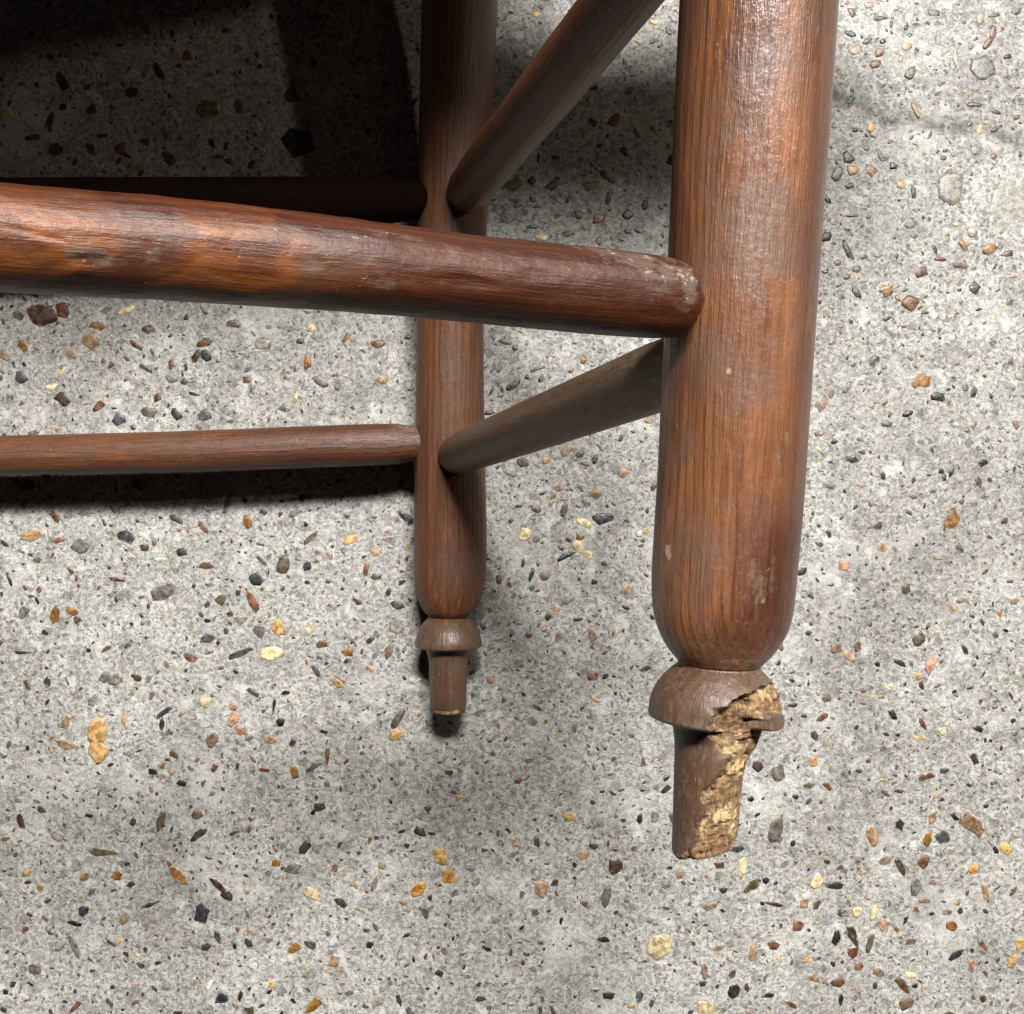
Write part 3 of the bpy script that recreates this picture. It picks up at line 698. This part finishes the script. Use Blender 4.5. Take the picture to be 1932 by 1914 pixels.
def wear_front(b, p, f):
    x, y = p[..., 0], p[..., 1]
    n = fbm(b * np.array([160, 260, 260]), 3, 44)
    def spot(cx, cy, rx, ry, a=1.0, sl=0.1):
        yy = y - cy - sl * (x - cx)
        return a * sstep(1.3, 0.3, np.sqrt(((x - cx) / rx) ** 2 + (yy / ry) ** 2) + (n - 0.5) * 1.9) * (f > 0)
    wv = spot(165, 482, 75, 17, 0.7) + spot(60, 440, 90, 9, 0.6, 0.25) + spot(285, 470, 18, 34, 0.5, 0.8) + spot(590, 495, 45, 20, 0.45) + spot(715, 528, 50, 20, 0.5)
    wv = wv + spot(1225, 497, 110, 20, 0.8, 0.2) + spot(1300, 540, 18, 55, 0.8, 0) + spot(1240, 560, 50, 40, 0.35) + spot(640, 440, 300, 12, 0.4)
    return np.clip(wv + 0.12, 0, 1.6)

def carve_front(b, p, f, R):
    x, y = p[..., 0], p[..., 1]
    n = fbm(b * np.array([200, 300, 300]), 3, 47)
    d = 0
    for cx, cy, rx, ry, dep, sl in ((175, 492, 55, 13, 0.9, 0.05), (60, 440, 80, 8, 0.5, 0.25), (285, 470, 14, 26, 0.5, 0.8), (590, 497, 34, 15, 0.5, 0.1), (715, 530, 36, 15, 0.6, 0.1),
                                    (870, 532, 70, 12, 0.4, 0.08), (1010, 520, 40, 10, 0.35, 0.1), (1270, 498, 40, 12, 0.6, 0.3), (150, 530, 60, 10, 0.4, 0.0), (420, 520, 30, 10, 0.3, 0.2)):
        q = np.sqrt(((x - cx) / rx) ** 2 + ((y - cy - sl * (x - cx)) / ry) ** 2) + (n - 0.5) * 1.2
        d = d + dep * sstep(1.1, 0.5, q) * (f > 0)
    g = fbm(b * np.array([70, 160, 160]), 4, 49) - 0.5
    return d * 0.00042 + g * 0.0007, np.zeros_like(n), np.zeros_like(n)

fr_tbl = [(-1500, 330, 0.150, 128), (-400, 412, 0.190, 112), (0, 449, 0.204, 101.5), (350, 474, 0.217, 95), (660, 502, 0.228, 86.5), (920, 530, 0.239, 81), (1120, 550, 0.247, 79),
          (1230, 561, 0.2515, 77), (1258, 564, 0.2532, 74.5), (1278, 567, 0.2541, 70), (1289, 568, 0.2546, 62), (1295, 569, 0.255, 49), (1300, 570, 0.256, 37), (1360, 574, 0.2600, 34)]
C, R = to3(interp(fr_tbl, 460))
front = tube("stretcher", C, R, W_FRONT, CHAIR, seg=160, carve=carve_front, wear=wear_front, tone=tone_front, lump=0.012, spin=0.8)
front["label"] = "thick orange brown stretcher with scuffs running left from the upper leg"

# back stretchers on the far side, near the floor
b1_tbl = [(-900, 868, 0.520, 40), (-300, 866, 0.525, 37), (0, 859.5, 0.5275, 37), (350, 852, 0.527, 38.5), (660, 841, 0.530, 39.5), (745, 838, 0.5315, 38.5), (772, 837, 0.532, 34), (850, 835, 0.534, 28)]
C, R = to3(interp(b1_tbl, 160))
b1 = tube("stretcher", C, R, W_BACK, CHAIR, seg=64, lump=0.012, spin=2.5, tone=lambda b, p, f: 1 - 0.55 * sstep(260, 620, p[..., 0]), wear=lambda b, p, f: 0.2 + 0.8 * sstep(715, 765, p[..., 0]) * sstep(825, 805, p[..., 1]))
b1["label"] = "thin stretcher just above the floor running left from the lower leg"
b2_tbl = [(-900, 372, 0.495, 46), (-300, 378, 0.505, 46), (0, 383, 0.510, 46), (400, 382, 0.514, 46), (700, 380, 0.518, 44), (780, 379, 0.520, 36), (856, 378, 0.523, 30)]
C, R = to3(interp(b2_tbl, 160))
b2 = tube("stretcher", C, R, W_SHADE, CHAIR, seg=64, lump=0.012, spin=1.5, tone=lambda b, p, f: 0.2 + 0 * p[..., 0])
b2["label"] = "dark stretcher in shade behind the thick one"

# side stretchers joining the two right legs
def straight(a, b, ra, rm, rb, n=120):
    t = np.linspace(0, 1, n)[:, None]
    C = a + (b - a) * t
    t = t[:, 0]
    R = np.interp(t, [0, 0.045, 0.12, 0.45, 0.9, 1.0], [ra * 0.82, ra, ra * 1.07, rm, rb, rb * 0.9])
    return C, R
a = P(852, 862, 0.526); b = P(1330, 678, 0.268)
C, R = straight(a, b, 0.0096, 0.0103, 0.0100)
s1 = tube("stretcher", C, R, W_DUSTY, CHAIR, seg=72, lump=0.010, wear=lambda b, p, f: 0.5 * sstep(950, 1250, p[..., 0]) + 0.2)
s1["label"] = "dusty grey brown stretcher joining the two legs"
a = P(872, 372, 0.514); b = P(1446, -345, 0.262)
C, R = straight(a, b, 0.0106, 0.0118, 0.0108)
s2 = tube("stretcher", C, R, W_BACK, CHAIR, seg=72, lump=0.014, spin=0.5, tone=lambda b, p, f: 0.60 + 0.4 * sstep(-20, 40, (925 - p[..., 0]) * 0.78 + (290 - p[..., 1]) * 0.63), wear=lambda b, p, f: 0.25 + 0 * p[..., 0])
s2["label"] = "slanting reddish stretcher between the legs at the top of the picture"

# the legs at the far end, beyond the left edge of the photograph
def copy_leg(src, delta):
    c = src.copy(); COL.objects.link(c); c.parent = CHAIR
    c.location = src.location + Vector(delta)
    if "label" in c: del c["label"]
    for ch in src.children:
        d = ch.copy(); COL.objects.link(d); d.parent = c
        if "label" in d: del d["label"]
    return c
copy_leg(near_leg, (-0.375, 0, 0.118))
lf = copy_leg(far_leg, (-0.425, 0.0, 0.012))
lf.children[0].location = ff.location
# swap the chewed foot of the copy for a sound one
cp = [o for o in CHAIR.children if o.name.startswith("leg")][2]
old = [q for q in cp.children][0]
snd = to3(interp(nf_tbl, 120))
bpy.data.objects.remove(old)
sc_ = tube("foot", snd[0], snd[1], W_FOOT, near_leg, seg=80, lump=0.004)
lc = sc_.location.copy()
sc_.parent = cp; sc_.location = lc

# seat, unseen above the frame; outline and notch shaped to cast shadows
def build_shadow_seat():
    Y0, Y1 = 0.345, 0.375
    poly = [(-0.44, 0.030), (0.034, 0.006), (0.034, 0.232), (0.050, 0.240), (0.200, 0.240), (0.208, 0.250), (0.208, 0.382), (0.196, 0.392), (-0.40, 0.50), (-0.44, 0.45)]
    n = len(poly)
    V = [(x, Y0, z) for x, z in poly] + [(x, Y1, z) for x, z in poly]
    Fc = [tuple(range(n)), tuple(range(2 * n - 1, n - 1, -1))] + [(k, k + n, (k + 1) % n + n, (k + 1) % n) for k in range(n)]
    me = mesh_from("shadow_seat", V, Fc, smooth=False)
    g = np.array([(y * 1.0, z, x) for x, y, z in V])
    vattr(me, "grain", g, 'FLOAT_VECTOR')
    for nm, v in (("wear", 0.1), ("tone", 0.8), ("raw", 0), ("pit", 0)):
        vattr(me, nm, [v] * len(V))
    o = link("shadow_seat", me, W_LEG, CHAIR)
    o.location = -CHAIR.location
    bv = o.modifiers.new("edge", 'BEVEL'); bv.width = 0.004; bv.segments = 3
build_shadow_seat()
